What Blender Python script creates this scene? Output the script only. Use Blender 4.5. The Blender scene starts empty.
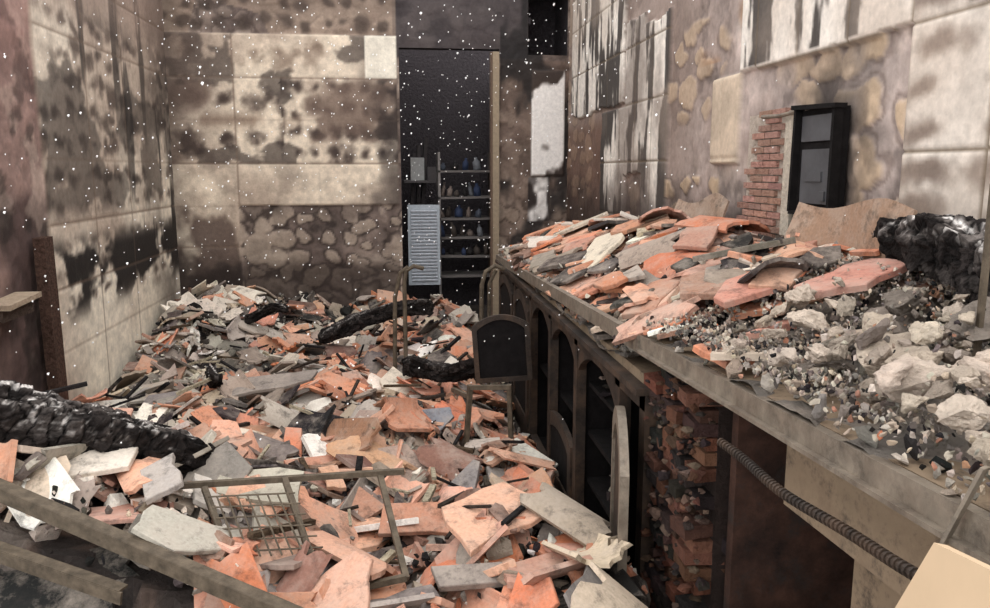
import bpy, bmesh, math, random
import numpy as np
from mathutils import Vector, Euler, Matrix, Quaternion
random.seed(7); rng=np.random.default_rng(11)
C=bpy.context.scene.collection
sc=bpy.context.scene
try:
    sc.view_settings.view_transform='Standard'; sc.view_settings.look='None'
except Exception: pass

# ------------------------------------------------------------------ camera
cd=bpy.data.cameras.new('camera'); cam=bpy.data.objects.new('camera',cd); C.objects.link(cam)
sc.camera=cam; cam.location=(0,0,1.35); cd.lens=29.09; cd.clip_start=.02
cam.rotation_euler=Euler((math.radians(80.5),0,math.radians(-6.8)),'XYZ')

# ------------------------------------------------------------------ noise
T=rng.random((256,256))
def vn(x,y,s=0):
    x=np.asarray(x,float)+s*17.31; y=np.asarray(y,float)+s*9.73
    xi=np.floor(x).astype(int); yi=np.floor(y).astype(int); fx=x-xi; fy=y-yi
    fx=fx*fx*(3-2*fx); fy=fy*fy*(3-2*fy)
    a=T[xi&255,yi&255]; b=T[(xi+1)&255,yi&255]; c=T[xi&255,(yi+1)&255]; d=T[(xi+1)&255,(yi+1)&255]
    return (a*(1-fx)+b*fx)*(1-fy)+(c*(1-fx)+d*fx)*fy
def fbm(x,y,s=0,o=4):
    r=0;amp=1;t=0
    for i in range(o):
        r=r+amp*vn(np.asarray(x)*2**i,np.asarray(y)*2**i,s+i*3.1); t+=amp; amp*=.5
    return r/t
def ss(a,b,x): 
    t=np.clip((x-a)/(b-a),0,1); return t*t*(3-2*t)
def spots(u,z,pu,pz,rx,rz,jit=.25,s=0,warp=.05):
    """distance to nearest jittered oval, 0 centre .. 1 rim"""
    u=u+(fbm(u*7,z*7,s+.5,3)-.5)*warp; z=z+(fbm(u*7,z*7,s+4.5,3)-.5)*warp
    gu=np.floor(u/pu).astype(int); gz=np.floor(z/pz).astype(int); best=np.full(np.shape(u),9.)
    for i in(-1,0,1):
        for j in(-1,0,1):
            a=gu+i;b=gz+j
            ju=(T[(a*7+s)&255,(b*13+s)&255]-.5)*jit*pu; jz=(T[(a*3+91+s)&255,(b*5+37)&255]-.5)*jit*pz
            k=.65+.6*T[(a*11+5)&255,(b*3+s)&255]
            d=np.sqrt(((u-(a+.5)*pu-ju)/(rx*k))**2+((z-(b+.5)*pz-jz)/(rz*k))**2)
            best=np.minimum(best,d)
    return best
def worley(u,v,s=0,per=9999):
    gu=np.floor(u).astype(int); gv=np.floor(v).astype(int); f1=np.full(np.shape(u),9.); f2=f1.copy(); cid=f1*0
    for i in(-1,0,1):
        for j in(-1,0,1):
            a=gu+i;b=gv+j; bp=b%per
            d=np.hypot(u-a-T[(a*9+s)&255,(bp*3+a)&255],v-b-T[(a*5+bp*11)&255,(bp+s*7)&255])
            cid=np.where(d<f1,T[(a*13+s)&255,(bp*7)&255],cid)
            n=np.minimum(f1,d); f2=np.where(d<f1,f1,np.minimum(f2,d)); f1=n
    return f1,f2,cid
def lin(c): 
    c=np.clip(np.asarray(c,float),0,1); return np.where(c<.04045,c/12.92,((c+.055)/1.055)**2.4)
def mix(a,b,t): return a*(1-t[...,None])+np.asarray(b)*t[...,None]

# ------------------------------------------------------------------ materials
def mat(name,color=None,attr=False,rough=.9,metal=0,nscale=30,bump=.3,var=.25,dust=0,bdist=.01,spec=.25,dcol=(.70,.65,.60)):
    m=bpy.data.materials.new(name); m.use_nodes=True; nt=m.node_tree; N=nt.nodes; Lk=nt.links
    b=N['Principled BSDF']; b.inputs['Roughness'].default_value=rough; b.inputs['Metallic'].default_value=metal
    b.inputs['Specular IOR Level'].default_value=spec
    tc=N.new('ShaderNodeTexCoord')
    n1=N.new('ShaderNodeTexNoise'); n1.inputs['Scale'].default_value=nscale; n1.inputs['Detail'].default_value=8; n1.inputs['Roughness'].default_value=.65
    Lk.new(tc.outputs['Object'],n1.inputs['Vector'])
    if attr:
        at=N.new('ShaderNodeAttribute'); at.attribute_name='Col'; src=at.outputs['Color']
    else:
        r=N.new('ShaderNodeRGB'); r.outputs[0].default_value=(*lin(color),1); src=r.outputs[0]
    mr=N.new('ShaderNodeMapRange'); mr.inputs[1].default_value=.3; mr.inputs[2].default_value=.7
    mr.inputs[3].default_value=1-var; mr.inputs[4].default_value=1+var
    Lk.new(n1.outputs['Fac'],mr.inputs[0])
    vm=N.new('ShaderNodeVectorMath'); vm.operation='SCALE'; Lk.new(src,vm.inputs[0]); Lk.new(mr.outputs[0],vm.inputs['Scale'])
    out=vm.outputs[0]
    if dust:
        for sc_,lo,hi,am,cc in [(7,.45,.69,dust,dcol),(16,.52,.66,dust*1.05,(.20,.18,.17))]:
            n2=N.new('ShaderNodeTexNoise'); n2.inputs['Scale'].default_value=sc_; n2.inputs['Detail'].default_value=12; n2.inputs['Roughness'].default_value=.75
            Lk.new(tc.outputs['Object'],n2.inputs['Vector'])
            m2=N.new('ShaderNodeMapRange'); m2.inputs[1].default_value=lo; m2.inputs[2].default_value=hi; m2.inputs[3].default_value=0; m2.inputs[4].default_value=min(1,am)
            Lk.new(n2.outputs['Fac'],m2.inputs[0])
            mx=N.new('ShaderNodeMix'); mx.data_type='RGBA'; Lk.new(m2.outputs[0],mx.inputs[0]); Lk.new(out,mx.inputs[6]); mx.inputs[7].default_value=(*lin(cc),1)
            out=mx.outputs[2]
    Lk.new(out,b.inputs['Base Color'])
    if bump:
        bp=N.new('ShaderNodeBump'); bp.inputs['Strength'].default_value=bump; bp.inputs['Distance'].default_value=bdist
        Lk.new(n1.outputs['Fac'],bp.inputs['Height']); Lk.new(bp.outputs[0],b.inputs['Normal'])
    return m
M_wall=mat('burnt_wall',attr=True,nscale=40,bump=.3,var=.14,rough=.75)
M_rub=mat('rubble_ceramic',attr=True,nscale=110,bump=.35,var=.16,dust=.62,bdist=.004)
M_stone=mat('rubble_mortar',attr=True,nscale=45,bump=.9,var=.25,bdist=.02)
M_char=mat('charred_wood',attr=True,nscale=60,bump=.8,var=.6,rough=.95,spec=.1,bdist=.015)
M_black=mat('soot_black',(.085,.075,.075),nscale=25,var=.5,bump=.4,spec=.15)
M_dark=mat('burnt_cabinet_metal',(.20,.17,.15),nscale=14,var=.6,bump=.4,rough=.65,dust=.75,dcol=(.34,.26,.20))
M_inner=mat('burnt_inner_wall',(.27,.185,.15),nscale=9,var=.7,bump=.6,dust=.9,dcol=(.10,.085,.08))
M_grey=mat('smoked_glass_grey',(.30,.30,.31),nscale=8,var=.3,bump=.1,rough=.4)
M_steel=mat('scorched_steel',(.52,.48,.43),nscale=22,var=.35,bump=.25,rough=.5,metal=.35,dust=.5,dcol=(.38,.31,.26))
M_rust=mat('rusty_steel',(.36,.32,.27),nscale=30,var=.5,bump=.5,rough=.7,metal=.2)
M_beige=mat('sooty_beige_panel',(.53,.46,.38),nscale=7,var=.35,bump=.15,dust=.75,dcol=(.33,.27,.22))
M_cream=mat('cream_board',(.78,.68,.56),nscale=5,var=.08,bump=.08,rough=.6)
M_flake=mat('ash_flake',(.97,.97,.97),nscale=10,var=0,bump=0)

def mesh_obj(name,V,F,m,col=None,smooth=False,parent=None):
    me=bpy.data.meshes.new(name); me.from_pydata([tuple(v) for v in V],[],[tuple(f) for f in F]); me.update()
    if col is not None:
        a=me.attributes.new('Col','FLOAT_COLOR','POINT')
        c=np.ones((len(V),4),np.float32); c[:,:3]=lin(col); a.data.foreach_set('color',c.ravel())
    me.materials.append(m)
    if smooth: me.polygons.foreach_set('use_smooth',[True]*len(me.polygons))
    o=bpy.data.objects.new(name,me); C.objects.link(o)
    if parent: o.parent=parent
    return o
def empty(name):
    e=bpy.data.objects.new(name,None); C.objects.link(e); e.empty_display_size=.1; return e
class Buf:
    def __init__(s): s.V=[];s.F=[];s.C=[];s.n=0
    def add(s,V,F,col=(.5,.5,.5)):
        V=np.asarray(V,float); s.V.append(V); n=s.n
        s.F+= [tuple(i+n for i in f) for f in F]; s.n+=len(V)
        c=np.asarray(col,float); s.C.append(np.broadcast_to(c,(len(V),3)).copy())
    def obj(s,name,m,smooth=False,parent=None):
        return mesh_obj(name,np.concatenate(s.V),s.F,m,np.concatenate(s.C),smooth,parent)
BF=[(0,3,2,1),(4,5,6,7),(0,1,5,4),(1,2,6,5),(2,3,7,6),(3,0,4,7)]
def boxv(c,s,R=None):
    v=np.array([(-1,-1,-1),(1,-1,-1),(1,1,-1),(-1,1,-1),(-1,-1,1),(1,-1,1),(1,1,1),(-1,1,1)],float)*np.asarray(s)/2
    if R is not None: v=v@np.array(R).T
    return v+np.asarray(c)
def rotm(x,y,z): return np.array(Euler((x,y,z)).to_matrix())
def barv(p,q,w,h,up=(0,0,1)):
    p=Vector(p);q=Vector(q);d=(q-p);L=d.length;d.normalize();u=Vector(up);s=d.cross(u)
    if s.length<1e-3: s=d.cross(Vector((1,0,0)))
    s.normalize();u=s.cross(d)
    R=np.array([[d[i],s[i],u[i]] for i in range(3)])
    return boxv((p+q)/2,(L,w,h),R)
def tube(pts,r,seg=8):
    pts=[Vector(p) for p in pts]; V=[];F=[]; prev=None
    for i,p in enumerate(pts):
        d=(pts[min(i+1,len(pts)-1)]-pts[max(i-1,0)]).normalized()
        a=Vector((0,0,1)) if prev is None else prev
        s=d.cross(a)
        if s.length<.05: s=d.cross(Vector((1,0,0)))
        s.normalize(); u=s.cross(d); prev=u
        for k in range(seg):
            t=2*math.pi*k/seg; V.append(p+(s*math.cos(t)+u*math.sin(t))*r)
    for i in range(len(pts)-1):
        for k in range(seg):
            a=i*seg+k;b=i*seg+(k+1)%seg; F.append((a,b,b+seg,a+seg))
    F.append(tuple(range(seg))[::-1]); F.append(tuple((len(pts)-1)*seg+k for k in range(seg)))
    return [tuple(v) for v in V],F

# ------------------------------------------------------------------ walls
TZ=lambda z:(z-1.08)/.32
def joint(u,z,u0,w=.62):
    fz=np.abs(((TZ(z)+.5)%1)-.5)*.32; fu=np.abs((((u-u0)/w+.5)%1)-.5)*w
    return np.minimum(fz,fu)
def wall(name,u0,u1,z0,z1,res,place,func,hole=None):
    nu=int((u1-u0)/res)+1; nz=int((z1-z0)/res)+1
    us=np.linspace(u0,u1,nu); zs=np.linspace(z0,z1,nz); U,Z=np.meshgrid(us,zs); 
    col,d=func(U,Z); P=place(U,Z,d).reshape(-1,3)
    i=np.arange(nu-1); j=np.arange(nz-1); I,J=np.meshgrid(i,j)
    a=(J*nu+I); ok=np.ones(a.shape,bool)
    if hole is not None: ok=~hole(U[:-1,:-1]+res/2,Z[:-1,:-1]+res/2)
    a=a[ok]; F=np.stack([a,a+1,a+nu+1,a+nu],-1).tolist()
    return mesh_obj(name,P,F,M_wall,col.reshape(-1,3),smooth=True)
def rough_plaster(u,z,s,base,dark,pale=.4,blk=.6):
    n=fbm(u*7,z*7,s,5); m=fbm(u*2.2,z*2.2,s+5,4); f=fbm(u*28,z*28,s+9,3)
    c=mix(np.broadcast_to(np.asarray(base,float),u.shape+(3,)).copy(),dark,ss(.38,.62,m)*.85)
    c=mix(c,(.76,.70,.64),ss(.56,.66,fbm(u*5,z*5,s+15,5))*pale)
    c=mix(c,(.18,.15,.14),ss(.60,.70,fbm(u*6,z*6,s+25,5))*blk)
    c=c*(.62+.5*n+.26*f)[...,None]
    return c,(n-.5)*.02+(f-.5)*.006

def f_back(u,z):
    t=np.broadcast_to(np.array([.88,.82,.74]),u.shape+(3,)).copy()
    smoke=fbm(u*1.5,z*1.5,2,4); t=mix(t,(.66,.59,.53),ss(.38,.74,smoke)*.8)
    fine=fbm(u*9,z*9,8,4); f2=fbm(u*22,z*22,10,3)
    t=t*(.88+.24*f2)[...,None]
    sp=spots(u,z-1.08,.235,.32,.085,.09,.3,3,.12)+(fine-.5)*1.5+(f2-.5)*.8
    sp2=spots(u+.04,z-1.08,.13,.16,.050,.055,.35,9,.07)+(fine-.5)*1.6+(f2-.5)*.8
    big=u+.3*(smoke-.5)<-.9
    sel=np.where(big,sp,sp2)
    row=((z>1.40)&(z<2.04))
    k=(1-ss(.1,1.6,sel))*ss(.22,.5,fbm(u*2,z*2,14,3)+.15)
    t=mix(t,(.28,.235,.215),np.clip(k*1.0,0,1)*np.where(row,1,0))
    t=mix(t,(.44,.37,.32),(1-ss(.2,1.6,sp))*.8*np.where((z>2.04)&(z<2.36),1,0)*ss(.3,.55,fbm(u*3,z*3,4,3)))
    t=mix(t,(.44,.37,.33),ss(.44,.64,fbm(u*3,z*4,21,4))*np.where(row,.8,.35))
    t=mix(t,(.20,.17,.16),ss(.58,.66,fbm(u*4,z*5,27,5))*np.where(z>1.40,.6,.15))
    t=mix(t,(.50,.42,.36),np.exp(-((z-1.72)/.05)**2)*ss(.4,.6,fbm(u*5,z*2,25,3))*.7)
    t=mix(t,(.38,.32,.29),ss(-1.1,-1.7,u+.4*(smoke-.5))*ss(1.3,2.0,z)*.55)
    t=mix(t,(.14,.12,.12),ss(-.32,-.02,u+.25*(fine-.5))*ss(.45,.6,fbm(u*4,z*3,36,4)+.1)*.55)
    wt=(u>-.24)&(u<.0)&(z>2.04)&(z<2.36); t=np.where(wt[...,None],np.array([.88,.85,.79])*(.85+.3*fine[...,None]),t)
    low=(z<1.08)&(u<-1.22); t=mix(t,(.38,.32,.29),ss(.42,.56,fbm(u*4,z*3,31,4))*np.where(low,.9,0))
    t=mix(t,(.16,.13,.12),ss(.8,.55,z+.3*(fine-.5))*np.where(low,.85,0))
    j=joint(u,z,-1.22,.62); t=mix(t,(.46,.39,.34),(1-ss(.001,.007,j))*.6)
    d=np.full(u.shape,.014)-(1-ss(.002,.007,j))*.004
    p,pd=rough_plaster(u,z,3,(.56,.50,.46),(.36,.31,.29))
    ps=spots(u,z,.17,.15,.078,.066,.7,5,.12)+(fine-.5)*1.1
    lowz=ss(1.1,1.05,z)
    pat=1-ss(.75,1.0,ps); p=mix(p,(.66,.60,.54),pat*(.25+.5*lowz)*ss(.3,.55,fbm(u*2.4,z*2.4,77,3))); pd=pd+pat*.003
    p=mix(p,(.20,.165,.15),np.exp(-((ps-1.05)/.14)**2)*(.35+.35*lowz))
    up=(z>2.36)|((z<1.08)&(u>-1.22))|(u>.0)
    p=mix(p,(.27,.24,.24),ss(2.45,2.9,z+.3*(fbm(u*2,z*2,9,3)-.5))*.6)
    p=mix(p,(.22,.20,.21),np.where((u>-.02)&(u<1.02)&(z>2.2),.75,0))
    p=mix(p,(.42,.34,.29),np.where((u>.8)&(z<2.2),.4,0))
    p=mix(p,(.11,.10,.10),ss(.46,.58,fbm(u*4,z*2,38,4))*np.where(u>.8,.75,0))
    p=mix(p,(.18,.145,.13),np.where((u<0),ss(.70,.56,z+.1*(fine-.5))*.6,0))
    gh=(z>2.36)&(u<-.0)&(fbm(u*1.6,z*1.6,51,3)>.40); p=np.where(gh[...,None],mix(p,(.62,.54,.47),np.full(u.shape,.55)),p)
    spt=(1-ss(.4,1.3,spots(u,z-1.08,.15,.16,.055,.05,.4,19,.08)+(fine-.5)))*np.where((z>2.36)&(u<0),.7,0); p=mix(p,(.24,.20,.18),spt)
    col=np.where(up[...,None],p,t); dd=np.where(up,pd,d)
    ws=(u>1.05)&(u<1.31)&(z>1.31)&(z<2.12)
    wc=np.broadcast_to(np.array([.92,.90,.88]),u.shape+(3,)).copy(); wc2=mix(wc,(.25,.21,.19),ss(.56,.66,fbm(u*5,z*3,61,4)+.12*ss(1.95,2.12,z)+.1*ss(1.5,1.35,z)))
    col=np.where(ws[...,None],wc2,col); dd=np.where(ws,.02,dd)
    ws2=(u>1.03)&(u<1.2)&(z>.95)&(z<1.30); col=np.where(ws2[...,None],mix(wc,(.2,.17,.16),ss(.4,.6,fbm(u*8,z*5,64,3))),col)
    col=mix(col,(.2,.17,.15),ss(-1.5,-1.71,u)*.3)
    return col,dd
def hole_back(u,z): return ((u>.02)&(u<.80)&(z<2.28))|((u>1.02)&(u<1.33)&(z>2.24)&(z<2.75))
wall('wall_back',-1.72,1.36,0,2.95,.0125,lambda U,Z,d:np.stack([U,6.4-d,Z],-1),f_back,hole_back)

def f_left(u,z):
    fine=fbm(u*9,z*9,108,4); f2=fbm(u*24,z*24,109,3)
    t=np.broadcast_to(np.array([.92,.88,.81]),u.shape+(3,)).copy()
    t=mix(t,(.68,.61,.55),ss(.40,.75,fbm(u*1.3,z*1.3,102,4)+.25*ss(1.1,1.9,z))*.85)
    t=t*(.88+.24*f2)[...,None]
    sp=spots(u,z-1.08,.17,.16,.075,.045,.3,23,.12)+(fine-.5)*2.0+(f2-.5)*.8
    zone=ss(1.05,1.2,z)*(1-ss(2.1,2.3,z))
    zone2=ss(.52,.68,z)*(1-ss(.9,1.05,z))
    k=(1-ss(.1,1.5,sp))*(zone*.85*ss(.32,.5,fbm(u*1.8,z*2.5,111,3))+zone2*ss(.42,.55,fbm(u*1.5,z*2,113,3)))
    t=mix(t,(.29,.245,.22),np.clip(k,0,1)*.92)
    t=mix(t,(.13,.115,.11),ss(.53,.61,fbm(u*2.6,z*3.4,118,5))*(zone2*.95+zone*.45))
    t=mix(t,(.11,.10,.10),ss(.54,.62,fbm(u*8,z*1.1,140,4))*ss(4.6,6.0,u)*.8*ss(.7,1.0,z))
    t=mix(t,(.17,.15,.14),ss(.53,.61,fbm(u*6,z*.8,143,4))*ss(1.3,2.0,z)*.7)
    t=mix(t,(.22,.19,.175),ss(5.5,6.35,u)*.6*ss(.3,.6,fbm(u*3,z*3,131,3)))
    t=mix(t,(.48,.40,.36),ss(1.9,2.5,z)*.65)
    j=joint(u,z,4.15,.62); t=mix(t,(.42,.35,.30),(1-ss(.001,.008,j))*.6)
    d=np.full(u.shape,.014)-(1-ss(.002,.007,j))*.004
    p,pd=rough_plaster(u,z,103,(.52,.43,.40),(.30,.24,.23))
    out=(u<4.15)
    p=mix(p,(.60,.45,.42),ss(1.3,2.2,z)*.5)
    return np.where(out[...,None],p,t),np.where(out,pd,d)
wall('wall_left',2.6,6.41,0,2.95,.014,lambda U,Z,d:np.stack([-1.71+d,U,Z],-1),f_left)

def f_right(u,z):
    fine=fbm(u*10,z*10,208,4); f2=fbm(u*30,z*30,209,3)
    p,pd=rough_plaster(u,z,203,(.72,.66,.63),(.58,.52,.49),.3,.35); 
    far=ss(3.3,3.9,u); p=mix(p,(.52,.45,.41),far*.6)
    p=mix(p,(.38,.27,.22),ss(4.6,5.2,u)*ss(1.75,1.6,z)*.65)
    sp=spots(u,z,.26,.15,.11,.062,.7,41,.10)+(fine-.5)*.9
    dz=np.clip(ss(.50,.56,fbm(u*1.4+3,z*1.9,205,3))*.7+ss(2.35,2.2,u)*ss(2.02,2.05,u)+((u>3.3)&(u<3.95)&(z<1.32))*1.,0,1)
    dab=(1-ss(.85,1.0,sp))*np.where(u<4.0,1,.5)*dz
    p=mix(p,(.77,.67,.55),dab*.8); p=mix(p,(.38,.32,.29),np.exp(-((sp-1.08)/.1)**2)*.5*dz); pd=pd*.7+dab*.007
    halo=np.exp(-(((u-2.45)/.32)**2+((z-1.40)/.26)**2))*ss(.35,.6,fine+.1); p=mix(p,(.16,.14,.13),halo*.8)
    t=np.broadcast_to(np.array([.90,.87,.83]),u.shape+(3,)).copy()*(.9+.2*f2)[...,None]
    near=u<2.02
    spn=spots(u+.02,z-1.08,.30,.105,.12,.040,.2,57,.05)+(fine-.5)*.9+(f2-.5)*.5
    kn=(1-ss(.3,1.3,spn))
    t=mix(t,(.43,.375,.34),np.where(near,kn*.95,0))
    streak=ss(.47,.58,fbm(u*11,z*2.2,215,5)+.14*(fine-.5)+.10*(f2-.5)); t=mix(t,(.18,.16,.15),streak*np.where((u>3.9)|((z>1.74)&(u<3.1)),.85,.10))
    t=mix(t,(.70,.63,.57),ss(.42,.68,fbm(u*2,z*2,218,3))*.5)
    midb=(u>3.95)&(u<4.95); t=mix(t,(.42,.37,.34),np.where(midb,.55*ss(.35,.6,fbm(u*3,z*2,219,4)),0))
    b=(fbm(u*4,z*4,230,3)-.5)*.10; b2=(fbm(u*6,z*6,233,3)-.5)*.07
    near_t=(u<2.02+b2*.3)&(z>1.08)
    top_t=(u<3.09)&(z>1.72+b2*.5)
    lone=(u>3.09)&(u<3.36)&(z>1.38)&(z<1.73)
    mid=((u>3.95)&(u<4.35)&(z<2.12+b)&(z>.9))|((u>=4.35)&(u<4.7)&(z>1.34+b2)&(z<2.2+b))|((u>=4.7)&(u<5.25+b2)&(z>1.0)&(z<1.72))
    up=(u>4.75+b2)&(u<6.2)&(z>1.74+b)&(z<2.62+b)
    T_=near_t|top_t|lone|mid|up
    j=joint(u,z,2.02,.31); t=mix(t,(.45,.39,.32),(1-ss(.002,.006,j))*.8)
    d=np.full(u.shape,.022)-(1-ss(.002,.006,j))*.006
    t=np.where(lone[...,None],np.array([.76,.69,.61])*(.85+.3*fine[...,None]),t)
    ru=(u>3.1)&(u<3.6)&(z>1.8); p=mix(p,(.62,.47,.35),np.where(ru,.6*ss(.4,.6,fbm(u*4,z*4,240,3)),0))
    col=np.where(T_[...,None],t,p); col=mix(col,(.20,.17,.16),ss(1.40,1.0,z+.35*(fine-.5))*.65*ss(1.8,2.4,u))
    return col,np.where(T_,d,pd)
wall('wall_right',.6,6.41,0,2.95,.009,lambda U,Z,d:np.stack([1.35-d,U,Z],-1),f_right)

# floor
nx,ny=60,100; X,Y=np.meshgrid(np.linspace(-3.2,1.4,nx),np.linspace(-1,8.0,ny))
fc=np.array([.30,.27,.25])*(.7+.6*fbm(X*5,Y*5,300,4))[...,None]
I,J=np.meshgrid(np.arange(nx-1),np.arange(ny-1)); a=J*nx+I
mesh_obj('floor',np.stack([X,Y,X*0],-1).reshape(-1,3),np.stack([a,a+1,a+nx+1,a+nx],-1).reshape(-1,4).tolist(),M_stone,fc.reshape(-1,3))

# pantry behind the doorway (gap added in its roof at the rear to let sky light in)
b=Buf()
for c,s in [((-.12,7.22,1.25),(.05,1.6,2.5)),((1.02,7.22,1.15),(.05,1.6,2.1)),((.45,8.0,1.25),(1.2,.05,2.5)),((.45,6.80,2.5),(1.2,.70,.05)),
            ((.0,6.5,1.14),(.05,.14,2.28)),((.83,6.5,1.14),(.05,.14,2.28)),((.41,6.5,2.31),(.85,.14,.05)),
            ((1.17,6.75,2.22),(.42,.6,.03)),((1.17,7.05,2.5),(.42,.03,.6)),((1.17,6.75,2.78),(.42,.6,.03)),((.98,6.75,2.5),(.03,.6,.56)),((1.37,6.75,2.5),(.03,.6,.56))]:
    b.add(boxv(c,s),BF,(.25,.23,.24))
b.obj('wall_pantry',M_stone)
b=Buf(); b.add(boxv((.765,6.37,1.15),(.05,.05,2.2)),BF,(.58,.52,.44)); b.add(boxv((.735,6.40,1.15),(.02,.08,2.2)),BF,(.40,.33,.28)); b.obj('trim_1',M_wall)
sh=empty('pantry_shelf'); b=Buf()
for z in (.45,.62,.78,.94,1.12,1.34): b.add(boxv((.56,6.95,z),(.46,.3,.018),rotm(0,random.gauss(0,.02),0)),BF,(.42,.40,.39))
b.add(boxv((.34,6.95,.75),(.02,.3,1.5)),BF,(.50,.48,.47)); b.add(boxv((.79,6.95,.75),(.02,.3,1.5)),BF,(.30,.27,.26))
for k in range(3): b.add(boxv((.13+.05*k,7.5,1.2+.02*k),(.03,.3,.6+.1*k),rotm(0,random.gauss(0,.06),0)),BF,(.3,.28,.28))
b.add(boxv((.2,7.3,1.25),(.3,.3,.02)),BF,(.4,.38,.38)); b.add(boxv((.17,7.3,1.36),(.12,.1,.2)),BF,(.75,.75,.74)); b.add(boxv((.3,7.3,1.32),(.08,.1,.12)),BF,(.4,.38,.38))
b.obj('shelves',M_wall,parent=sh)
b=Buf()
for z in (.63,.79,.95,1.13,1.35):
    x=.37
    while x<.75:
        r=random.uniform(.016,.036);h=random.uniform(.05,.13); yy=random.uniform(6.84,6.95)
        prof=[(0,0),(r,0),(r,h*.65),(r*.45,h*.82),(r*.45,h),(0,h)];V=[];F=[]
        for pr,ph in prof:
            for k in range(10): V.append((x+pr*math.cos(k*.6283),yy+pr*math.sin(k*.6283),z+ph))
        for i in range(5):
            for k in range(10): F.append((i*10+k,i*10+(k+1)%10,i*10+10+(k+1)%10,i*10+10+k))
        R=rotm(random.gauss(0,.12),random.gauss(0,.15),0); V=(np.array(V)-np.array([x,yy,z]))@R.T+np.array([x,yy,z])
        b.add(V,F,random.choice([(.45,.46,.48),(.20,.24,.34),(.3,.27,.25),(.5,.45,.42),(.15,.14,.14),(.28,.30,.34)])); x+=r*2+random.uniform(.0,.06)
b.obj('jars',M_wall,smooth=True,parent=sh)
pn=empty('louvred_appliance_panel'); b=Buf(); b.add(boxv((.20,6.62,.74),(.26,.04,.66)),BF,(.66,.69,.72))
for k in range(22): b.add(boxv((.20,6.592,.45+k*.027),(.21,.012,.012),rotm(.4,0,0)),BF,(.72,.74,.77))
b.add(boxv((.20,6.70,.72),(.24,.12,.62)),BF,(.3,.32,.35))
b.obj('panel',M_wall,parent=pn)

# ------------------------------------------------------------------ rubble templates
def hull(seed,n=14,flat=1.):
    r=random.Random(seed); bm=bmesh.new()
    for i in range(n):
        v=Vector((r.gauss(0,1),r.gauss(0,1),r.gauss(0,1))).normalized()*r.uniform(.75,1.); v.z*=flat; bm.verts.new(v)
    res=bmesh.ops.convex_hull(bm,input=bm.verts)
    for v in [v for v in bm.verts if not v.link_faces]: bm.verts.remove(v)
    bm.verts.index_update(); V=np.array([v.co[:] for v in bm.verts]); F=[tuple(v.index for v in f.verts) for f in bm.faces]; bm.free(); return V,F
ROCK=[hull(i,random.choice([9,11,14]),random.choice([.35,.5,.7,.9])) for i in range(24)]
def bigrock(seed):
    r=random.Random(seed); bm=bmesh.new()
    V,F=hull(seed+500,16,.7); vs=[bm.verts.new(v) for v in V]; [bm.faces.new([vs[i] for i in f]) for f in F]
    bmesh.ops.subdivide_edges(bm,edges=bm.edges[:],cuts=3,use_grid_fill=True)
    bmesh.ops.triangulate(bm,faces=bm.faces[:])
    bmesh.ops.subdivide_edges(bm,edges=bm.edges[:],cuts=1,use_grid_fill=True)
    bm.normal_update()
    for v in bm.verts:
        c=v.co; n=float(fbm(c.x*2.5+c.z*1.7+seed,c.y*2.5-c.z*1.3,seed,4)-.5)
        n2=float(vn(c.x*9+c.z*5,c.y*9+c.z*7,seed)-.5); v.co=c+v.normal*(n*.36+n2*.10)
    bm.verts.index_update(); V=np.array([v.co[:] for v in bm.verts]); F=[tuple(v.index for v in f.verts) for f in bm.faces]; bm.free(); return V,F
def slab(a,b,th,n_edge=3,rough=.07,k=None):
    k=k or random.choice([4,4,5,5,6,3]); P=[]
    if k==4:
        P=[(-a,-b),(a,-b),(a,b),(-a,b)]; P=[(x*random.uniform(.6,1),y*random.uniform(.6,1)) for x,y in P]
    else:
        ang=sorted(random.uniform(0,2*math.pi/k*.8)+i*2*math.pi/k for i in range(k)); P=[(a*math.cos(t)*1.15,b*math.sin(t)*1.15) for t in ang]
    Q=[]
    for i in range(len(P)):
        p=P[i];q=P[(i+1)%len(P)]; s=random.random()<.4
        L=math.hypot(q[0]-p[0],q[1]-p[1])+1e-6; nx_,ny_=(q[1]-p[1])/L,-(q[0]-p[0])/L
        for j in range(n_edge):
            t=j/n_edge; o=0 if j==0 or s else random.uniform(-1,1)*rough*L
            Q.append((p[0]+(q[0]-p[0])*t+nx_*o,p[1]+(q[1]-p[1])*t+ny_*o))
    n=len(Q); c=.0025
    V=[(x,y,0) for x,y in Q]+[(x,y,th-c) for x,y in Q]+[(x*(1-c/a),y*(1-c/b),th) for x,y in Q]
    F=[tuple(range(n))[::-1],tuple(range(2*n,3*n))]+[(i,(i+1)%n,n+(i+1)%n,n+i) for i in range(n)]+[(n+i,n+(i+1)%n,2*n+(i+1)%n,2*n+i) for i in range(n)]
    return np.array(V,float),F
def curved(a,b,th):
    m=8;rows=4; R=a/random.uniform(.55,.95); am=a/R; V=[];F=[]
    e0=[random.uniform(-.35,.1)*b for _ in range(m+1)]; e1=[random.uniform(-.35,.1)*b for _ in range(m+1)]
    for lay in (0,1):
        r=R+lay*th
        for j in range(rows):
            for i in range(m+1):
                t=-am+2*am*i/m; y0=-b-e0[i];y1=b+e1[i]; V.append((r*math.sin(t),y0+(y1-y0)*j/(rows-1),r*math.cos(t)-R*math.cos(am)))
    w=m+1; S=w*rows
    for j in range(rows-1):
        for i in range(m):
            q=j*w+i; F.append((q,q+w,q+w+1,q+1)); F.append((S+q,S+q+1,S+q+w+1,S+q+w))
    for i in range(m):
        F.append((i,i+1,S+i+1,S+i)); q=(rows-1)*w+i; F.append((q+1,q,S+q,S+q+1))
    for j in range(rows-1):
        q=j*w; F.append((q+w,q,S+q,S+q+w)); q=j*w+m; F.append((q,q+w,S+q+w,S+q))
    return np.array(V,float),F
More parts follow.
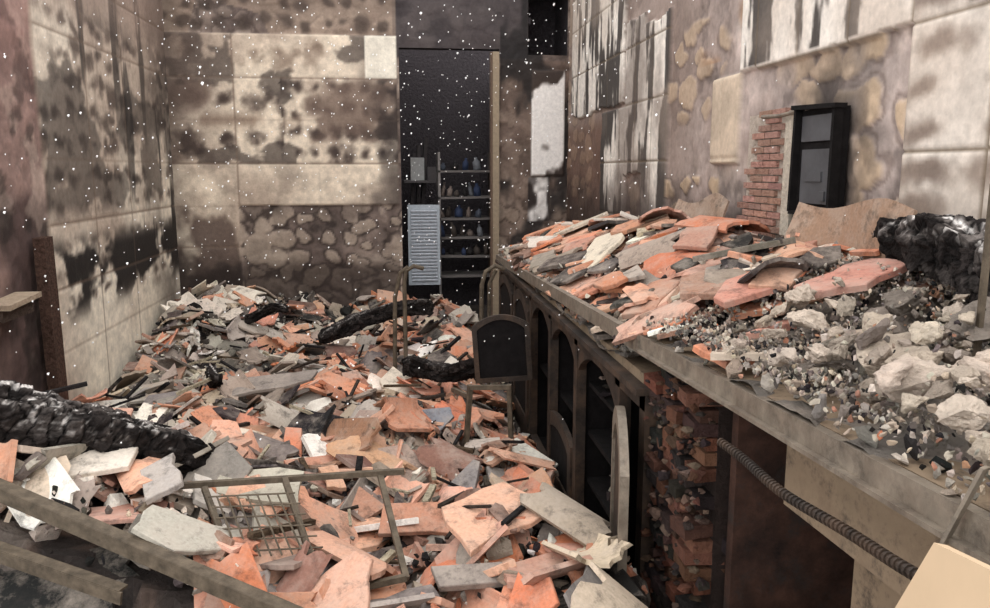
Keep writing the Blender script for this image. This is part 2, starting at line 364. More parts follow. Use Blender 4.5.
class Heap:
    R=.02
    def __init__(s,x0,x1,y0,y1,target,depth=.08):
        s.x0,s.x1,s.y0,s.y1=x0,x1,y0,y1
        s.xs=np.arange(x0,x1+1e-6,s.R); s.ys=np.arange(y0,y1+1e-6,s.R); X,Y=np.meshgrid(s.xs,s.ys,indexing='ij')
        s.Tg=target(X,Y); s.H=s.Tg-depth+.05*(fbm(X*6,Y*6,7,3)-.5); s.X=X;s.Y=Y; s.H0=s.H.copy()
    def base_mesh(s,name,colf):
        nx,ny=s.H0.shape; I,J=np.meshgrid(np.arange(nx-1),np.arange(ny-1),indexing='ij'); a=I*ny+J
        H=s.H0-.01+.02*(fbm(s.X*30,s.Y*30,3,2)-.5)
        return mesh_obj(name,np.stack([s.X,s.Y,H],-1).reshape(-1,3),np.stack([a,a+ny,a+ny+1,a+1],-1).reshape(-1,4).tolist(),M_stone,colf(s.X,s.Y).reshape(-1,3))
    def at(s,x,y): return float(s.H[min(len(s.xs)-1,max(0,int((x-s.x0)/s.R))),min(len(s.ys)-1,max(0,int((y-s.y0)/s.R)))])
    def drop(s,buf,V,F,x,y,a,b,th,col,tilt=.15,sink=.0,pct=80,yaw=None,maxs=.9,over=.03,grad=None):
        yaw=random.uniform(0,6.283) if yaw is None else yaw
        r=max(a,b); i0=max(0,int((x-r-s.x0)/s.R)); i1=min(len(s.xs),int((x+r-s.x0)/s.R)+2); j0=max(0,int((y-r-s.y0)/s.R)); j1=min(len(s.ys),int((y+r-s.y0)/s.R)+2)
        if i1-i0<2 or j1-j0<2: return
        dx=s.X[i0:i1,j0:j1]-x; dy=s.Y[i0:i1,j0:j1]-y; c,sn=math.cos(yaw),math.sin(yaw)
        lx=dx*c+dy*sn; ly=-dx*sn+dy*c; m=(np.abs(lx)<=a+.01)&(np.abs(ly)<=b+.01)
        if m.sum()<1: return
        h=s.H[i0:i1,j0:j1]; hv=h[m]; tg=float(s.Tg[i0:i1,j0:j1][m].mean())
        if m.sum()>6:
            A=np.stack([np.ones(m.sum()),dx[m],dy[m]],-1); sol=np.linalg.lstsq(A,hv,rcond=None)[0]; gx,gy=sol[1:]
        else: gx=gy=0
        if grad: gx,gy=grad
        gx+=random.gauss(0,tilt); gy+=random.gauss(0,tilt); L=math.hypot(gx,gy)
        if L>maxs: gx*=maxs/L;gy*=maxs/L
        pl=gx*dx[m]+gy*dy[m]; c0=np.percentile(hv-pl,pct)-sink
        c0=min(c0,tg+random.uniform(-.02,over)-th*.5)
        n=Vector((-gx,-gy,1)).normalized(); q=Vector((0,0,1)).rotation_difference(n); Rm=np.array((q.to_matrix()@Matrix.Rotation(yaw,3,'Z')))
        buf.add(V@Rm.T+np.array([x,y,c0]),F,col)
        h[m]=np.maximum(hv,c0+pl+th*.8)
def jcol(c,v=.05):
    k=random.uniform(1-v*2,1+v*2); return tuple(min(1,max(0,x*k+random.uniform(-v,v)*.25)) for x in c)
TERRA=[(.74,.51,.40),(.78,.56,.46),(.74,.48,.36),(.81,.62,.52),(.64,.47,.39),(.55,.40,.33),(.78,.59,.48),(.72,.55,.47),(.75,.46,.33),(.48,.36,.31)]
GREY=[(.62,.59,.55),(.50,.47,.44),(.70,.66,.61),(.38,.35,.33),(.57,.51,.46)]
PALE=[(.86,.82,.77),(.80,.75,.69),(.89,.87,.83),(.76,.69,.61)]
DARK=[(.16,.145,.145),(.23,.205,.20),(.12,.11,.11)]

# ------------------------------------------------------------------ floor heap
BARY=lambda X:2.07-.416*(X+1.25)
BARZ=lambda X:.69-.283*(X+1.25)
def target_floor(X,Y):
    h=.20+.20*(fbm(X*1.6,Y*1.6,401,4)-.5)+.12*(fbm(X*5,Y*5,402,3)-.5)
    h+=.10*ss(5,6.4,Y)+.10*ss(-.6,-1.2,X)*ss(4.8,5.6,Y)
    h-=.10*ss(-1.2,-1.7,X)*ss(3.2,3.6,Y)*ss(5.2,4.6,Y)
    h+=.15*ss(2.6,1.8,Y)*ss(-.8,-.1,X)
    h+=.12*np.exp(-((X-.05)/.35)**2-((Y-3.1)/.5)**2)
    h-=.06*ss(.35,.6,X)
    up=BARZ(X)-.02+.03*(fbm(X*6,Y*6,403,2)-.5); k=ss(-.15,-.45,X)*ss(3.1,2.35,Y)
    h=h*(1-k)+up*k
    fr=ss(.0,-.05,Y-BARY(X))*ss(-.12,-.3,X); h=h*(1-fr)+.10*fr
    return h
hp=Heap(-1.67,.60,1.1,6.36,target_floor)
def colf(X,Y):
    c=np.broadcast_to(np.array([.46,.42,.39]),X.shape+(3,)).copy()
    c=mix(c,(.52,.41,.35),ss(.45,.6,fbm(X*6,Y*6,410,4))*.8); c=mix(c,(.16,.145,.14),ss(.47,.57,fbm(X*4,Y*4,414,4))*.85)
    return mix(c,(.10,.09,.09),ss(.0,-.05,Y-BARY(X))*ss(-.12,-.3,X))  # bed colour darkened below the bar, painting in the dark void there
hp.base_mesh('debris_bed',colf)
tiles=Buf(); mort=Buf()
def wleft(x,y):
    g=float(ss(-.7,-1.25,x)); g=max(g,.85*float(ss(2.6,2.2,y))*float(ss(-.35,-.6,x))); return g
def gen(n,lo,hi,kind,y1=6.3,over=.03):
    for _ in range(n):
        y=1.25+(y1-1.25)*random.random()**1.1; x=random.uniform(-1.66,.58); s=random.uniform(lo,hi)*(1 if random.random()<.8 else 1.3)
        s2=s*random.uniform(.4,.95)
        if x-s*1.15<-1.67: x=-1.67+s*1.15
        if x+s>.59: x=.59-s
        if y+s>6.36:y=6.36-s
        g=wleft(x,y); cl=float(fbm(x*1.9,y*1.9,430,3)); bl=float(fbm(x*2.6,y*2.6,455,3))
        front=(y<BARY(x)+.02 and x<-.15)
        if front and random.random()<.75: continue
        if kind=='slab':
            if random.random()<g*.68: col=random.choice(GREY+PALE)
            elif random.random()<(.15 if cl<.5 else .35): col=random.choice(GREY)
            elif random.random()<.12: col=random.choice(PALE)
            elif bl>.56 and random.random()<.42: col=random.choice(DARK)
            else: col=random.choice(TERRA)
            if front: col=random.choice(DARK+TERRA[4:6])  # pieces below the bar coloured dark too, part of the painted void
            th=random.uniform(.010,.020)
            if random.random()<.38: V,F=curved(s2,s,th*.8)
            else: V,F=slab(s,s2,th)
            if random.random()<.5: V=V*np.array([1,1,-1]); F=[f[::-1] for f in F]; V[:,2]-=V[:,2].min()
            hp.drop(tiles,V,F,x,y,s,s2,th,jcol(col),tilt=.38,sink=.005,pct=72,over=over)
        else:
            V,F=random.choice(ROCK); q=rotm(*[random.uniform(0,6.28) for _ in range(3)])
            V=(V*np.array([1,random.uniform(.5,1),random.uniform(.4,.9)]))@q.T*s
            r_=random.random()
            if r_<.14+.3*(bl>.53) or front: col=random.choice(DARK)
            elif r_<.36-.2*g: col=random.choice(TERRA)
            elif r_<.57: col=random.choice(PALE)
            else: col=random.choice(GREY)
            hp.drop(mort,V+np.array([0,0,s*.25]),F,x,y,s,s,s*.7,jcol(col),tilt=.1,pct=50)
gen(200,.05,.09,'rock'); gen(700,.015,.04,'rock')
gen(380,.07,.13,'slab'); gen(200,.03,.06,'rock'); gen(700,.04,.09,'slab')
gen(4500,.007,.024,'rock'); gen(700,.022,.05,'slab')
gen(240,.07,.125,'slab',over=.06); gen(60,.10,.15,'slab',3.4,over=.08); gen(330,.025,.055,'rock'); gen(4200,.005,.018,'rock')
gen(190,.05,.11,'slab',over=.08)
def plate(h,x,y,a,b_,yaw,col,th=.016,tilt=.05,buf=None,cv=False,over=.06,grad=None,k=None):
    V,F=(curved(b_,a,th) if cv else slab(a,b_,th,k=k)); h.drop(buf or tiles,V,F,x,y,a,b_,th,col,tilt=tilt,pct=92,yaw=yaw,over=over,grad=grad,maxs=1.6)
random.seed(21)
for x,y,a,b_,yaw,c,cv,gr in [(.23,1.95,.15,.11,.6,(.83,.65,.55),0,(0,.25)),(.0,1.73,.11,.08,.2,(.46,.43,.41),0,(0,.2)),(.10,3.22,.10,.08,.3,(.50,.51,.53),0,(.2,1.1)),(-.10,3.15,.15,.09,2.6,(.56,.49,.45),0,(.3,.5)),
    (.37,2.46,.13,.07,1.2,(.72,.63,.54),1,(-.5,.3)),(.46,2.60,.13,.06,1.5,(.74,.64,.55),1,(-.9,.1)),(-.18,2.52,.14,.10,.9,(.68,.51,.43),0,(.1,.5)),(-.69,4.06,.24,.09,.15,(.52,.48,.45),0,(.05,.25)),
    (.02,2.85,.13,.10,2.6,(.62,.54,.49),0,(-.3,.5)),(.45,3.35,.13,.06,1.8,(.76,.48,.36),1,(-.6,.1)),(.05,2.3,.14,.09,2.9,(.71,.51,.42),0,(.2,.4)),
    (-.4,3.3,.13,.09,.2,(.76,.58,.48),0,(.1,.4)),(.0,3.95,.12,.09,2.2,(.80,.75,.68),0,(0,.5)),(.28,4.3,.13,.12,.7,(.80,.77,.72),0,(.1,.5)),(-.62,3.3,.11,.08,1.2,(.72,.52,.43),0,(0,.4)),
    (.42,1.95,.12,.07,.9,(.64,.58,.52),1,(-.3,.2)),(.3,2.18,.11,.08,2.1,(.55,.51,.48),0,(.3,.2)),(-.2,1.98,.12,.08,1.5,(.77,.58,.48),0,(.1,.3)),(-.30,2.85,.13,.09,.4,(.72,.52,.43),0,(-.2,.4)),(.2,2.7,.12,.08,1.0,(.54,.52,.51),0,(.4,.6)),
    (-.80,2.12,.12,.07,.3,(.80,.76,.71),0,(0,.3)),(-.62,2.05,.10,.06,2.0,(.62,.59,.56),0,(.2,.3))]:
    plate(hp,x,y,a,b_,yaw,jcol(c,.02),cv=cv,grad=gr,over=.09,k=random.choice([4,5]))
gen(900,.005,.015,'rock')
tiles.obj('broken_terracotta_tiles',M_rub); mort.obj('plaster_rubble',M_stone)
b=Buf(); random.seed(61)
for _ in range(150):
    x=random.uniform(-1.4,.45);y=random.uniform(1.9,6.1); L_=random.uniform(.06,.24); w_=random.uniform(.008,.022); t_=random.uniform(0,6.28)
    z=float(hp.at(x,y)); b.add(boxv((x,y,z+.012),(L_,w_,w_*.7),rotm(0,random.gauss(0,.25),t_)),BF,random.choice([(.13,.12,.12),(.22,.19,.17),(.15,.14,.14),(.3,.25,.2),(.62,.58,.5)]))
b.obj('burnt_laths',M_char)

# ------------------------------------------------------------------ charred timbers
def timber(name,p,q,r0,r1,seed,ash=.3,L=140,S=56,taper=True):
    p=Vector(p);q=Vector(q);d=(q-p);Ln=d.length;dn=d.normalized();s=dn.cross(Vector((0,0,1))).normalized();u=s.cross(dn)
    ts=np.linspace(0,1,L); an=np.linspace(0,2*np.pi,S,endpoint=False); Tt,A=np.meshgrid(ts,an,indexing='ij')
    rr=r0+(r1-r0)*Tt; sq=1/np.maximum(np.abs(np.cos(A)),np.abs(np.sin(A))); sq=1+(sq-1)*.7
    cx,cy=np.cos(A),np.sin(A)   # seamless ring coordinates
    N3=lambda f,g,k,o: fbm(Tt*Ln*f+cx*g,Tt*Ln*f*.37+cy*g,seed+k,o)
    wu=2.2*(N3(9,.9,1,3)-.5); wv=1.8*(N3(9,.9,2,3)-.5)
    f1,f2,cid=worley(Tt*Ln/.042+wu+40,A/(2*np.pi)*11+wv+22,seed,11)
    crack=1-ss(.02,.15,f2-f1)
    big=N3(4,.8,4,3)-.5; mid=N3(13,2.0,5,3)-.5; fin=N3(45,6,3,3)-.5
    R=rr*sq*(1-.06*crack+.16*(cid-.5)+.80*big+.50*mid+.26*fin)
    if taper: R=R*np.clip(np.minimum(Tt,1-Tt)*14+.25,0,1)**.5
    bend=.025*np.sin(Tt*5+seed)
    P=np.array(p)+Tt[...,None]*np.array(d)+(R*cx)[...,None]*np.array(s)+(R*cy+bend)[...,None]*np.array(u)
    n=N3(14,2.5,7,5); n3=N3(60,9,9,3); top=np.clip(cy*1.2,0,1)
    col=np.broadcast_to(np.array([.13,.115,.11]),A.shape+(3,)).copy(); col=col*(.6+.8*cid)[...,None]
    col=mix(col,(.40,.375,.36),ss(.48,.62,n)*(.3+.7*top)*ash*1.6*(1-crack)); col=mix(col,(.90,.88,.86),ss(.56,.66,n3)*ss(.42,.56,n)*top*min(1,ash*2)); col=mix(col,(.04,.035,.035),crack*.5)
    i,j=np.meshgrid(np.arange(L-1),np.arange(S),indexing='ij'); a=i*S+j;b_=i*S+(j+1)%S
    F=np.stack([a,b_,b_+S,a+S],-1).reshape(-1,4).tolist(); F.append(list(range(S))); F.append([(L-1)*S+k for k in range(S)][::-1])
    return mesh_obj(name,P.reshape(-1,3),F,M_char,col.reshape(-1,3))
timber('charred_timber',(-1.63,1.95,1.00),(-.56,2.30,.48),.115,.060,3,.42,320,100)
timber('charred_timber',(-.50,4.85,.36),(.20,5.15,.50),.05,.045,5,.2,160,60)
timber('charred_timber',(.02,3.95,.36),(.36,3.55,.46),.045,.035,8,.2,120,56)
timber('charred_timber',(1.23,1.92,1.16),(1.02,1.15,1.19),.055,.065,12,.75,200,80)
timber('charred_timber',(-1.0,4.25,.30),(-.88,3.85,.34),.03,.025,15,.4,70,40)
timber('charred_timber',(-1.05,5.5,.38),(-.75,5.35,.44),.03,.03,17,.3,60,40)

# ------------------------------------------------------------------ counter
kc=empty('kitchen_counter')
zc=lambda y: np.where(np.asarray(y)<1.95,.99-.045*(np.asarray(y)-.76),.83)
def prism(y0,y1,x0,x1,t,zt=None):
    z0=float(zc(y0)) if zt is None else zt; z1=float(zc(y1-.001)) if zt is None else zt
    return [(x0,y0,z0-t),(x1,y0,z0-t),(x1,y1,z1-t),(x0,y1,z1-t),(x0,y0,z0),(x1,y0,z0),(x1,y1,z1),(x0,y1,z1)]
b=Buf(); b.add(prism(.45,1.95,.62,1.325,.035),BF); b.add(prism(1.95,4.95,.62,1.325,.04),BF); b.obj('slab',M_beige,parent=kc)
b=Buf(); b.add(prism(.45,1.93,.60,.617,.036),BF); b.add([(.588,.45,.962),(.60,.45,.962),(.60,1.93,.895),(.588,1.93,.895),(.588,.45,.969),(.60,.45,.969),(.60,1.93,.902),(.588,1.93,.902)],BF)
b.add(prism(1.93,4.95,.595,.617,.045),BF); b.obj('edge_rail',M_steel,parent=kc)
b=Buf(); b.add([(.64,.45,.82),(.67,.45,.82),(.67,1.22,.79),(.64,1.22,.79),(.64,.45,.95),(.67,.45,.95),(.67,1.22,.925),(.64,1.22,.925)],BF)
b.add([(.72,.45,0),(.75,.45,0),(.75,1.13,0),(.72,1.13,0),(.72,.45,.83),(.75,.45,.83),(.75,1.13,.80),(.72,1.13,.80)],BF)
b.add(boxv((1.03,1.14,.44),(.58,.03,.88)),BF); b.obj('plinth_panel',M_beige,parent=kc)
b=Buf(); b.add(boxv((1.31,2.9,.4),(.015,4,.8)),BF); b.add(boxv((1.0,1.56,.44),(.6,.03,.88)),BF); b.obj('back_board',M_inner,parent=kc)

def arch_frame(w,h,bd,th,rise):
    def outline(w0,x0,z0,ht,rs):
        P=[(x0,z0)];n=14
        for i in range(n+1):
            t=i/n; P.append((x0+w0*t,ht-rs+rs*math.sin(math.pi*t)**.8))
        P.append((x0+w0,z0)); return P
    O=outline(w,0,0,h,rise); I=outline(w-2*bd,bd,bd,h-bd,rise*.9); n=len(O); V=[];F=[]
    for y in (0,th):
        V+=[(x,y,z) for x,z in O]; V+=[(x,y,z) for x,z in I]
    for i in range(n):
        j=(i+1)%n; F+=[(i,j,n+j,n+i),(2*n+j,2*n+i,3*n+i,3*n+j),(j,i,2*n+i,2*n+j),(n+i,n+j,3*n+j,3*n+i)]
    P=[(x,th*.35,z) for x,z in I]+[(x,th*.65,z) for x,z in I]; PF=[tuple(range(n)),tuple(range(n,2*n))[::-1]]
    return np.array(V,float),F,P,PF
def door(name,hinge,ang,w,h,bd,th,rise,m,mp=None,handle=True,roll=0):
    e=empty(name); V,F,P,PF=arch_frame(w,h,bd,th,rise); mesh_obj('frame',V,F,m,None,parent=e)
    mesh_obj('panel',P,PF,mp or m,None,parent=e)
    if handle:
        hv,hf=tube([(w-bd*.6,-.0,h*.4),(w-bd*.6,-.02,h*.41),(w-bd*.6,-.02,h*.55),(w-bd*.6,0,h*.56)],.004,6); mesh_obj('handle',hv,hf,M_rust,None,parent=e)
    e.location=hinge; e.rotation_euler=(0,roll,ang); return e
cb=empty('base_cabinet'); b=Buf()
posts=[1.93,2.17,2.72,3.22,3.72,4.25,4.88]
for y in posts: b.add(boxv((.63,y,.40),(.035,.05,.80)),BF)
b.add(boxv((.63,3.4,.765),(.035,2.98,.05)),BF); b.add(boxv((.63,3.4,.04),(.035,2.98,.08)),BF)
b.add(boxv((.61,3.4,.795),(.05,3.0,.018)),BF)
b.obj('face_frame',M_dark,parent=cb)
b=Buf()
for y in posts: b.add(boxv((.97,y,.4),(.64,.018,.78)),BF)
b.add(boxv((.97,3.4,.42),(.62,2.9,.018)),BF); b.add(boxv((.97,3.4,.05),(.62,2.9,.018)),BF); b.add(boxv((.97,2.45,.6),(.62,.52,.015)),BF); b.add(boxv((.97,2.45,.24),(.62,.52,.015)),BF)
b.obj('carcass',M_black,parent=cb)
b=Buf(); random.seed(71)
for _ in range(180):
    y=random.uniform(2.2,3.2); x=random.uniform(.66,.95); z=random.choice([.08,.25,.43,.61]); s=random.uniform(.012,.04); V,F=random.choice(ROCK)
    b.add(V*s+np.array([x,y,z+s*.4]),F,jcol(random.choice(GREY+DARK*4+TERRA[4:6])))
b.obj('shelf_debris',M_stone,parent=cb)
b=Buf()
for y0,y1 in [(2.19,2.70),(2.74,3.20),(3.24,3.70)]:
    n=12
    for i in range(n):
        t0,t1=i/n,(i+1)/n; za=.74-.09*(1-math.sin(math.pi*t0)**.7); zb=.74-.09*(1-math.sin(math.pi*t1)**.7)
        ya,yb=y0+(y1-y0)*t0,y0+(y1-y0)*t1
        b.add([(.617,ya,za),(.640,ya,za),(.640,yb,zb),(.617,yb,zb),(.617,ya,.75),(.640,ya,.75),(.640,yb,.75),(.617,yb,.75)],BF)
b.obj('valance',M_dark,parent=cb)
for y,w in [(4.23,.49),(4.86,.58)]: door('cabinet_door',(.603,y,.09),-math.pi/2,w,.66,.05,.02,.07,M_dark,mp=M_black)
door('cabinet_door',(.603,3.20,.09),-math.pi/2,.46,.30,.05,.02,.04,M_dark,mp=M_black,handle=False)
door('arched_cabinet_door',(.59,3.50,.41),math.pi-.12,.26,.31,.022,.02,.05,M_dark,mp=M_black,roll=.07)
door('cabinet_door',(.595,2.15,.14),-math.pi/2-.22,.42,.60,.045,.022,.10,M_steel,mp=M_dark)

# burnt brick pier under the near section: ragged courses packed with rubble
b=Buf(); random.seed(5)
b.add(boxv((.80,1.73,.44),(.24,.26,.88)),BF,(.17,.13,.115))
for i in range(26):
    y=1.60
    while y<1.86:
        w_=random.uniform(.05,.11); x=.672+random.gauss(0,.010)
        if random.random()>.12: b.add(boxv((x,y+w_/2,.02+i*.0335),(.09,w_*.94,.029),rotm(random.gauss(0,.05),random.gauss(0,.05),random.gauss(0,.07))),BF,jcol(random.choice([(.40,.25,.19),(.33,.22,.175),(.24,.18,.155),(.15,.13,.12),(.45,.31,.25),(.2,.17,.16)])))
        y+=w_
    b.add(boxv((.74+random.uniform(0,.12),1.595+random.gauss(0,.006),.02+i*.0335),(random.uniform(.08,.14),.04,.029),rotm(random.gauss(0,.05),random.gauss(0,.05),random.gauss(0,.07))),BF,jcol(random.choice([(.36,.23,.18),(.24,.18,.155),(.15,.13,.12)])))
for _ in range(420):
    V,F=random.choice(ROCK); s=random.uniform(.006,.022); b.add(V*s+np.array([random.uniform(.615,.66),random.uniform(1.57,1.9),random.uniform(.1,.90)]),F,jcol(random.choice([(.36,.24,.19),(.2,.17,.16),(.42,.34,.29),(.26,.19,.16)])))
b.obj('brick_pier',M_stone)
pts=[(.575+.004*math.sin(i*.2),1.34-.62*i/60,.86+.048*i/60-.014*math.sin(i/60*math.pi)) for i in range(61)]
V,F=tube(pts,.006,10); b=Buf(); b.add(V,F,(.3,.3,.3))
for i in range(0,60):
    a_=Vector(pts[i]);c_=a_+(Vector(pts[i+1])-a_)*.4; V,F=tube([a_,c_],.0085,10); b.add(V,F,(.4,.4,.4))
b.obj('corrugated_conduit',M_dark)

# ------------------------------------------------------------------ counter heap
def target_c(X,Y):
    z=.83+(zc(np.minimum(Y,1.9))-.83)*ss(2.25,1.8,Y)
    wallz=np.interp(Y,[.5,1.2,2.0,3.5,4.95],[1.08,1.10,1.12,1.09,.98])
    k=ss(.60,1.12,X); h=(z+.055)*(1-k)+wallz*k
    return h+.06*(fbm(X*5,Y*5,501,3)-.5)
hc=Heap(.605,1.31,.55,4.93,target_c,depth=.05)
def colc(X,Y):
    c=np.broadcast_to(np.array([.40,.375,.35]),X.shape+(3,)).copy(); return mix(c,(.52,.48,.44),ss(.45,.6,fbm(X*9,Y*9,510,3)))
hc.base_mesh('counter_debris_bed',colc)
tiles=Buf(); mort=Buf(); random.seed(33)
def genc(n,lo,hi,kind,y0=.6,y1=4.85,pal=None,tilt=.10,over=.03):
    for _ in range(n):
        y=random.uniform(y0,y1); x=random.uniform(.6,1.30); s=random.uniform(lo,hi); s2=s*random.uniform(.45,.9)
        if x+s*1.15>1.31: x=1.31-s*1.15
        if x-s<.60: x=.60+s*.8
        if kind=='slab':
            p=random.random(); nearc=y<1.5
            col=random.choice(pal or (PALE+GREY if p<(.75 if nearc else .34) else DARK if p<.44 else TERRA)); th=random.uniform(.010,.018)
            V,F=(curved(s2,s,th*.8) if random.random()<.2 else slab(s,s2,th))
            hc.drop(tiles,V,F,x,y,s,s2,th,jcol(col),tilt=tilt,pct=78,maxs=.45,over=over)
        else:
            V,F=random.choice(ROCK); q=rotm(*[random.uniform(0,6.28) for _ in range(3)]); V=(V*np.array([1,.8,random.uniform(.5,.9)]))@q.T*s
            r_=random.random(); tr=.12 if y>1.9 else .03
            col=random.choice(DARK) if r_<.14 else random.choice(TERRA) if r_<.14+tr else random.choice(PALE[1:2]+PALE[3:]) if r_<.40 else random.choice(GREY)
            hc.drop(mort,V+np.array([0,0,s*.3]),F,x,y,s,s,s*.7,jcol(col),tilt=.1,pct=50,over=over)
genc(500,.012,.03,'rock'); genc(90,.03,.05,'rock',1.9,4.9)
genc(130,.06,.13,'slab',1.9,4.85); genc(50,.04,.08,'slab',1.45,2.2); genc(1500,.005,.015,'rock'); genc(6500,.003,.009,'rock',.6,2.2); genc(110,.06,.15,'slab',1.9,4.85,over=.06,tilt=.16); genc(500,.008,.022,'rock',1.9,4.8,over=.05)
def pc(x,y,a,b_,yaw,c,th=.016,cv=0,over=.07,tilt=.04): plate(hc,x,y,a,b_,yaw,jcol(c,.02),th,cv=cv,buf=tiles,over=over,tilt=tilt)
for t in [(.80,2.40,.27,.14,1.15,(.81,.65,.56)),(.95,2.95,.22,.13,.4,(.83,.76,.69)),(1.1,3.4,.2,.12,.2,(.75,.54,.44)),(.85,3.3,.18,.1,1.0,(.81,.76,.69)),(1.0,2.1,.20,.10,.3,(.63,.43,.36)),
          (1.10,2.0,.13,.1,.2,(.82,.76,.69)),(.85,1.8,.13,.07,.6,(.74,.52,.45)),(1.0,1.65,.14,.08,.3,(.70,.49,.43)),(1.05,2.5,.17,.1,.9,(.56,.42,.36)),(.72,2.85,.15,.08,1.4,(.72,.52,.43)),(.8,3.9,.15,.1,.5,(.77,.57,.47)),(1.0,4.3,.16,.1,.1,(.78,.73,.66)),(.75,1.55,.06,.05,.3,(.74,.54,.47)),(.68,3.7,.13,.07,1.3,(.54,.5,.46)),(.92,1.95,.12,.06,2.0,(.36,.32,.30)),(.7,2.15,.10,.06,1.2,(.68,.5,.42))]: pc(*t)
genc(25,.05,.09,'slab',1.7,3.0,pal=TERRA+DARK+GREY,over=.08,tilt=.3)
tiles.obj('counter_broken_tiles',M_rub)
big=Buf(); random.seed(44)
L_=[(.78,1.15,.085),(.94,1.14,.09),(.72,1.0,.062),(.82,.98,.075),(.95,.99,.07),(.69,.88,.045),(.80,.86,.06),(1.05,1.25,.07),(.74,1.3,.055),(.88,1.34,.065),(.68,.78,.034),(.76,.76,.045),(1.0,.85,.08),(1.12,1.0,.09),(.82,1.5,.05),(.98,1.45,.055)]
for _ in range(80): L_.append((random.uniform(.63,1.08),random.uniform(.68,1.6),random.uniform(.016,.042)))
for i,(x,y,s) in enumerate(L_):
    V,F=bigrock(i+3); V=V*np.array([1.1,.8,.75])*s; hc.drop(big,V+np.array([0,0,s*.45]),F,x,y,s,s*.8,s,jcol(random.choice([(.70,.64,.58),(.75,.69,.63),(.61,.56,.51),(.78,.72,.66),(.49,.45,.41)]),.02),tilt=.1,pct=50,over=.07)
big.obj('concrete_chunks',M_stone); genc(900,.003,.009,'rock',.6,1.7,over=.10)
mort.obj('counter_plaster_rubble',M_stone)

random.seed(3)
def sheet(cx,cy,cz,L_,h,lean,yaw,col):
    n=16;m=5;V=[];F=[]
    for lay in (0,.01):
        for i in range(n+1):
            for j in range(m+1):
                t=i/n;s=j/m; top=h*(1-.08*math.sin(t*6)*s-.5*max(0,t-.8)*s); V.append(((t-.5)*L_,.03*math.sin(t*4+s)+lay,s*top))
    w=m+1;S=(n+1)*w
    for i in range(n):
        for j in range(m):
            q=i*w+j; F.append((q,q+w,q+w+1,q+1)); F.append((S+q,S+q+1,S+q+w+1,S+q+w))
    for i in range(n):
        for q in (i*w,i*w+m): F.append((q,q+w,S+q+w,S+q))
    for j in range(m):
        for q in (j,n*w+j): F.append((q,q+1,S+q+1,S+q))
    V=np.array(V)@(rotm(0,0,yaw)@rotm(lean,0,0)).T+np.array([cx,cy,cz])
    b=Buf(); b.add(V,F,col); return b
sheet(1.13,1.97,1.11,.52,.16,-.25,-math.pi/2+.12,(.58,.47,.39)).obj('warped_sheet',M_rub)
sheet(1.17,3.15,1.05,.36,.20,-.35,-math.pi/2+.35,(.56,.47,.40)).obj('warped_sheet',M_rub)

mb=empty('wall_meter_box'); b=Buf()
b.add(boxv((1.325,2.42,1.38),(.03,.24,.32)),BF)
for c,s,r in [((1.300,2.42,1.545),(.04,.27,.014),.04),((1.300,2.42,1.215),(.03,.25,.012),-.02),((1.300,2.30,1.38),(.03,.014,.33),.0),((1.300,2.54,1.38),(.03,.014,.33),.03)]: b.add(boxv(c,s,rotm(r,0,0)),BF)
b.obj('case',M_black,parent=mb)
b=Buf()
for c,s in [((1.307,2.42,1.48),(.010,.19,.08)),((1.307,2.42,1.33),(.010,.17,.17)),((1.301,2.42,1.33),(.010,.10,.03)),((1.301,2.36,1.27),(.01,.03,.03))]: b.add(boxv(c,s),BF)
b.obj('cover',M_grey,parent=mb)
V,F=tube([(1.30,2.54,1.54),(1.28,2.64,1.53),(1.28,2.76,1.535),(1.31,2.78,1.535)],.007,8); mesh_obj('bracket',V,F,M_steel,parent=mb)
b=Buf(); 
for i in range(19):
    for k in range(3):
        y=2.70+k*.105+(.05 if i%2 else 0)
        if y>3.0-.011*i+.03: continue
        b.add(boxv((1.325,y,1.09+i*.0255),(.03,.098,.021)),BF,jcol((.62,.48,.43),.05))
b.add(boxv((1.333,2.80,1.32),(.02,.32,.46)),BF,(.70,.65,.60)); b.add(boxv((1.322,2.60,1.33),(.04,.06,.40)),BF,(.74,.70,.64)); b.obj('brick_facing',M_stone)

# ------------------------------------------------------------------ metal bits
b=Buf(); 
def L(p,q,w=.05):
    b.add(barv(p,q,w,.006),BF); p2=Vector(p)+Vector((0,0,-w/2));q2=Vector(q)+Vector((0,0,-w/2)); b.add(barv(p2+Vector((.0,-w/2,0)),q2+Vector((0,-w/2,0)),.006,w),BF)
L((-1.25,2.05,.70),(-.12,1.58,.38),.034); b.obj('angle_iron',M_rust)
b=Buf(); L((-1.2,1.95,.55),(-.62,1.72,.44),.03); b.obj('angle_iron',M_rust)
b=Buf()
for p,q in [((-.66,2.08,.53),(.0,2.13,.525)),((-.32,2.1,.53),(-.17,1.72,.33)),((-.52,2.06,.53),(-.35,1.74,.33)),((-.067,2.13,.52),(.0,1.80,.38)),((-.35,1.76,.345),(.0,1.80,.385))]:
    b.add(barv(p,q,.015,.015),BF)
b.obj('bent_chair_frame',M_rust)
b=Buf()
V,F=tube([(.02,4.1,.2),(.02,4.1,.78),(.03,4.1,.84),(.07,4.1,.865),(.12,4.1,.85)],.011,8);b.add(V,F);V,F=tube([(-.04,4.12,.2),(-.03,4.12,.7),(.0,4.11,.83),(.04,4.1,.86)],.011,8);b.add(V,F); b.obj('bent_tube_rail',M_rust)
b=Buf(); V,F=tube([(.41,4.1,.2),(.42,4.1,.76),(.44,4.1,.83),(.49,4.1,.86),(.54,4.1,.84)],.012,8);b.add(V,F);V,F=tube([(.46,4.15,.2),(.465,4.15,.76),(.5,4.15,.83)],.010,8);b.add(V,F); b.obj('bent_tube_rail',M_rust)
b=Buf()
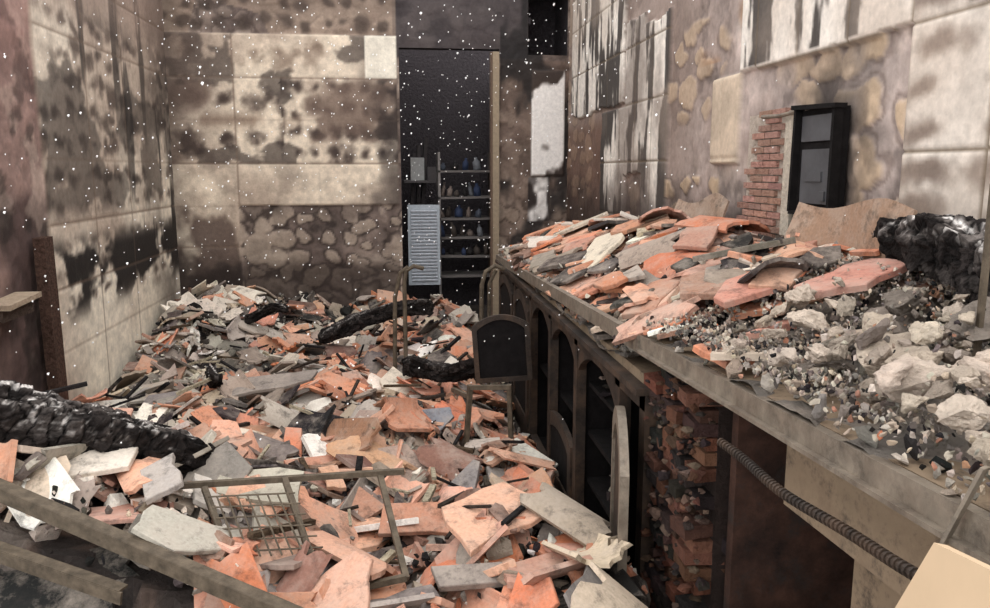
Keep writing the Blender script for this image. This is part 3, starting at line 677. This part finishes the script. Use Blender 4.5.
for p,q in [((.25,3.15,.15),(.27,3.1,.50)),((.44,3.1,.15),(.42,3.05,.51)),((.27,3.1,.49),(.42,3.05,.50)),((.27,3.1,.45),(.22,3.4,.40))]: b.add(barv(p,q,.018,.018),BF)
b.obj('broken_stool_frame',M_rust)
b=Buf()
for k in range(9): V,F=tube([(-.50+k*.025,2.0,.53),(-.42+k*.025,1.84,.44)],.0024,5); b.add(V,F)
for k in range(6): V,F=tube([(-.50+k*.016,2.0-k*.028,.53-k*.017),(-.28+k*.016,2.0-k*.028,.53-k*.017)],.0024,5); b.add(V,F)
b.obj('wire_rack',M_rust)
b=Buf(); b.add(barv((.60,.727,1.045),(.585,.76,.94),.012,.004),BF); b.obj('flat_steel_strap',M_steel)
b=Buf(); b.add(barv((.89,1.12,1.0),(.89,1.12,1.33),.008,.008),BF); b.obj('steel_post',M_rust)
A=Vector((.50,.66,1.0)); e1=(Vector((.497,.704,.907))-A).normalized(); e2=(Vector((.478,.562,1.025))-A).normalized(); n=e1.cross(e2).normalized()*.012
Q=[A,A+e1*1.09,A+e1*1.09+e2*.24,A+e2*.24]; V=[tuple(p) for p in Q]+[tuple(p-n) for p in Q]
mesh_obj('cream_board',V,BF,M_cream)
b=Buf(); b.add(boxv((-1.66,3.98,.52),(.05,.10,1.04),rotm(.02,0,0)),BF,(.30,.23,.20)); b.obj('charred_door_post',M_char)
b=Buf(); b.add(boxv((-1.64,3.58,.80),(.11,.30,.022),rotm(.05,0,0)),BF,(.66,.59,.51)); b.add(boxv((-1.66,3.58,.76),(.08,.28,.06)),BF,(.3,.25,.22)); b.obj('wall_ledge',M_stone)

# ------------------------------------------------------------------ drifting ash
b=Buf(); random.seed(9); V0,F0=ROCK[2]
for _ in range(1900):
    y=random.uniform(1.6,6.1); x=random.uniform(-1.6,1.2); z=random.uniform(.7,2.8)
    s=random.uniform(.0018,.0036)*(.45+y*.28)*(1 if random.random()<.85 else 1.5); b.add(V0*s*np.array([.7,.7,1.4])+np.array([x,y,z]),F0,(1,1,1))
b.obj('falling_ash_flakes',M_flake)

# ------------------------------------------------------------------ light
w=bpy.data.worlds.new('overcast_sky'); sc.world=w; w.use_nodes=True; nt=w.node_tree; bg=nt.nodes['Background']; bg.inputs[1].default_value=2.15
bg.inputs[0].default_value=(.99,.98,.98,1)
sd=bpy.data.lights.new('sun','SUN'); so=bpy.data.objects.new('sun',sd); C.objects.link(so); sd.energy=.8; sd.angle=math.radians(50); sd.color=(1,.98,.95)
so.rotation_euler=Euler((math.radians(28),math.radians(12),0))
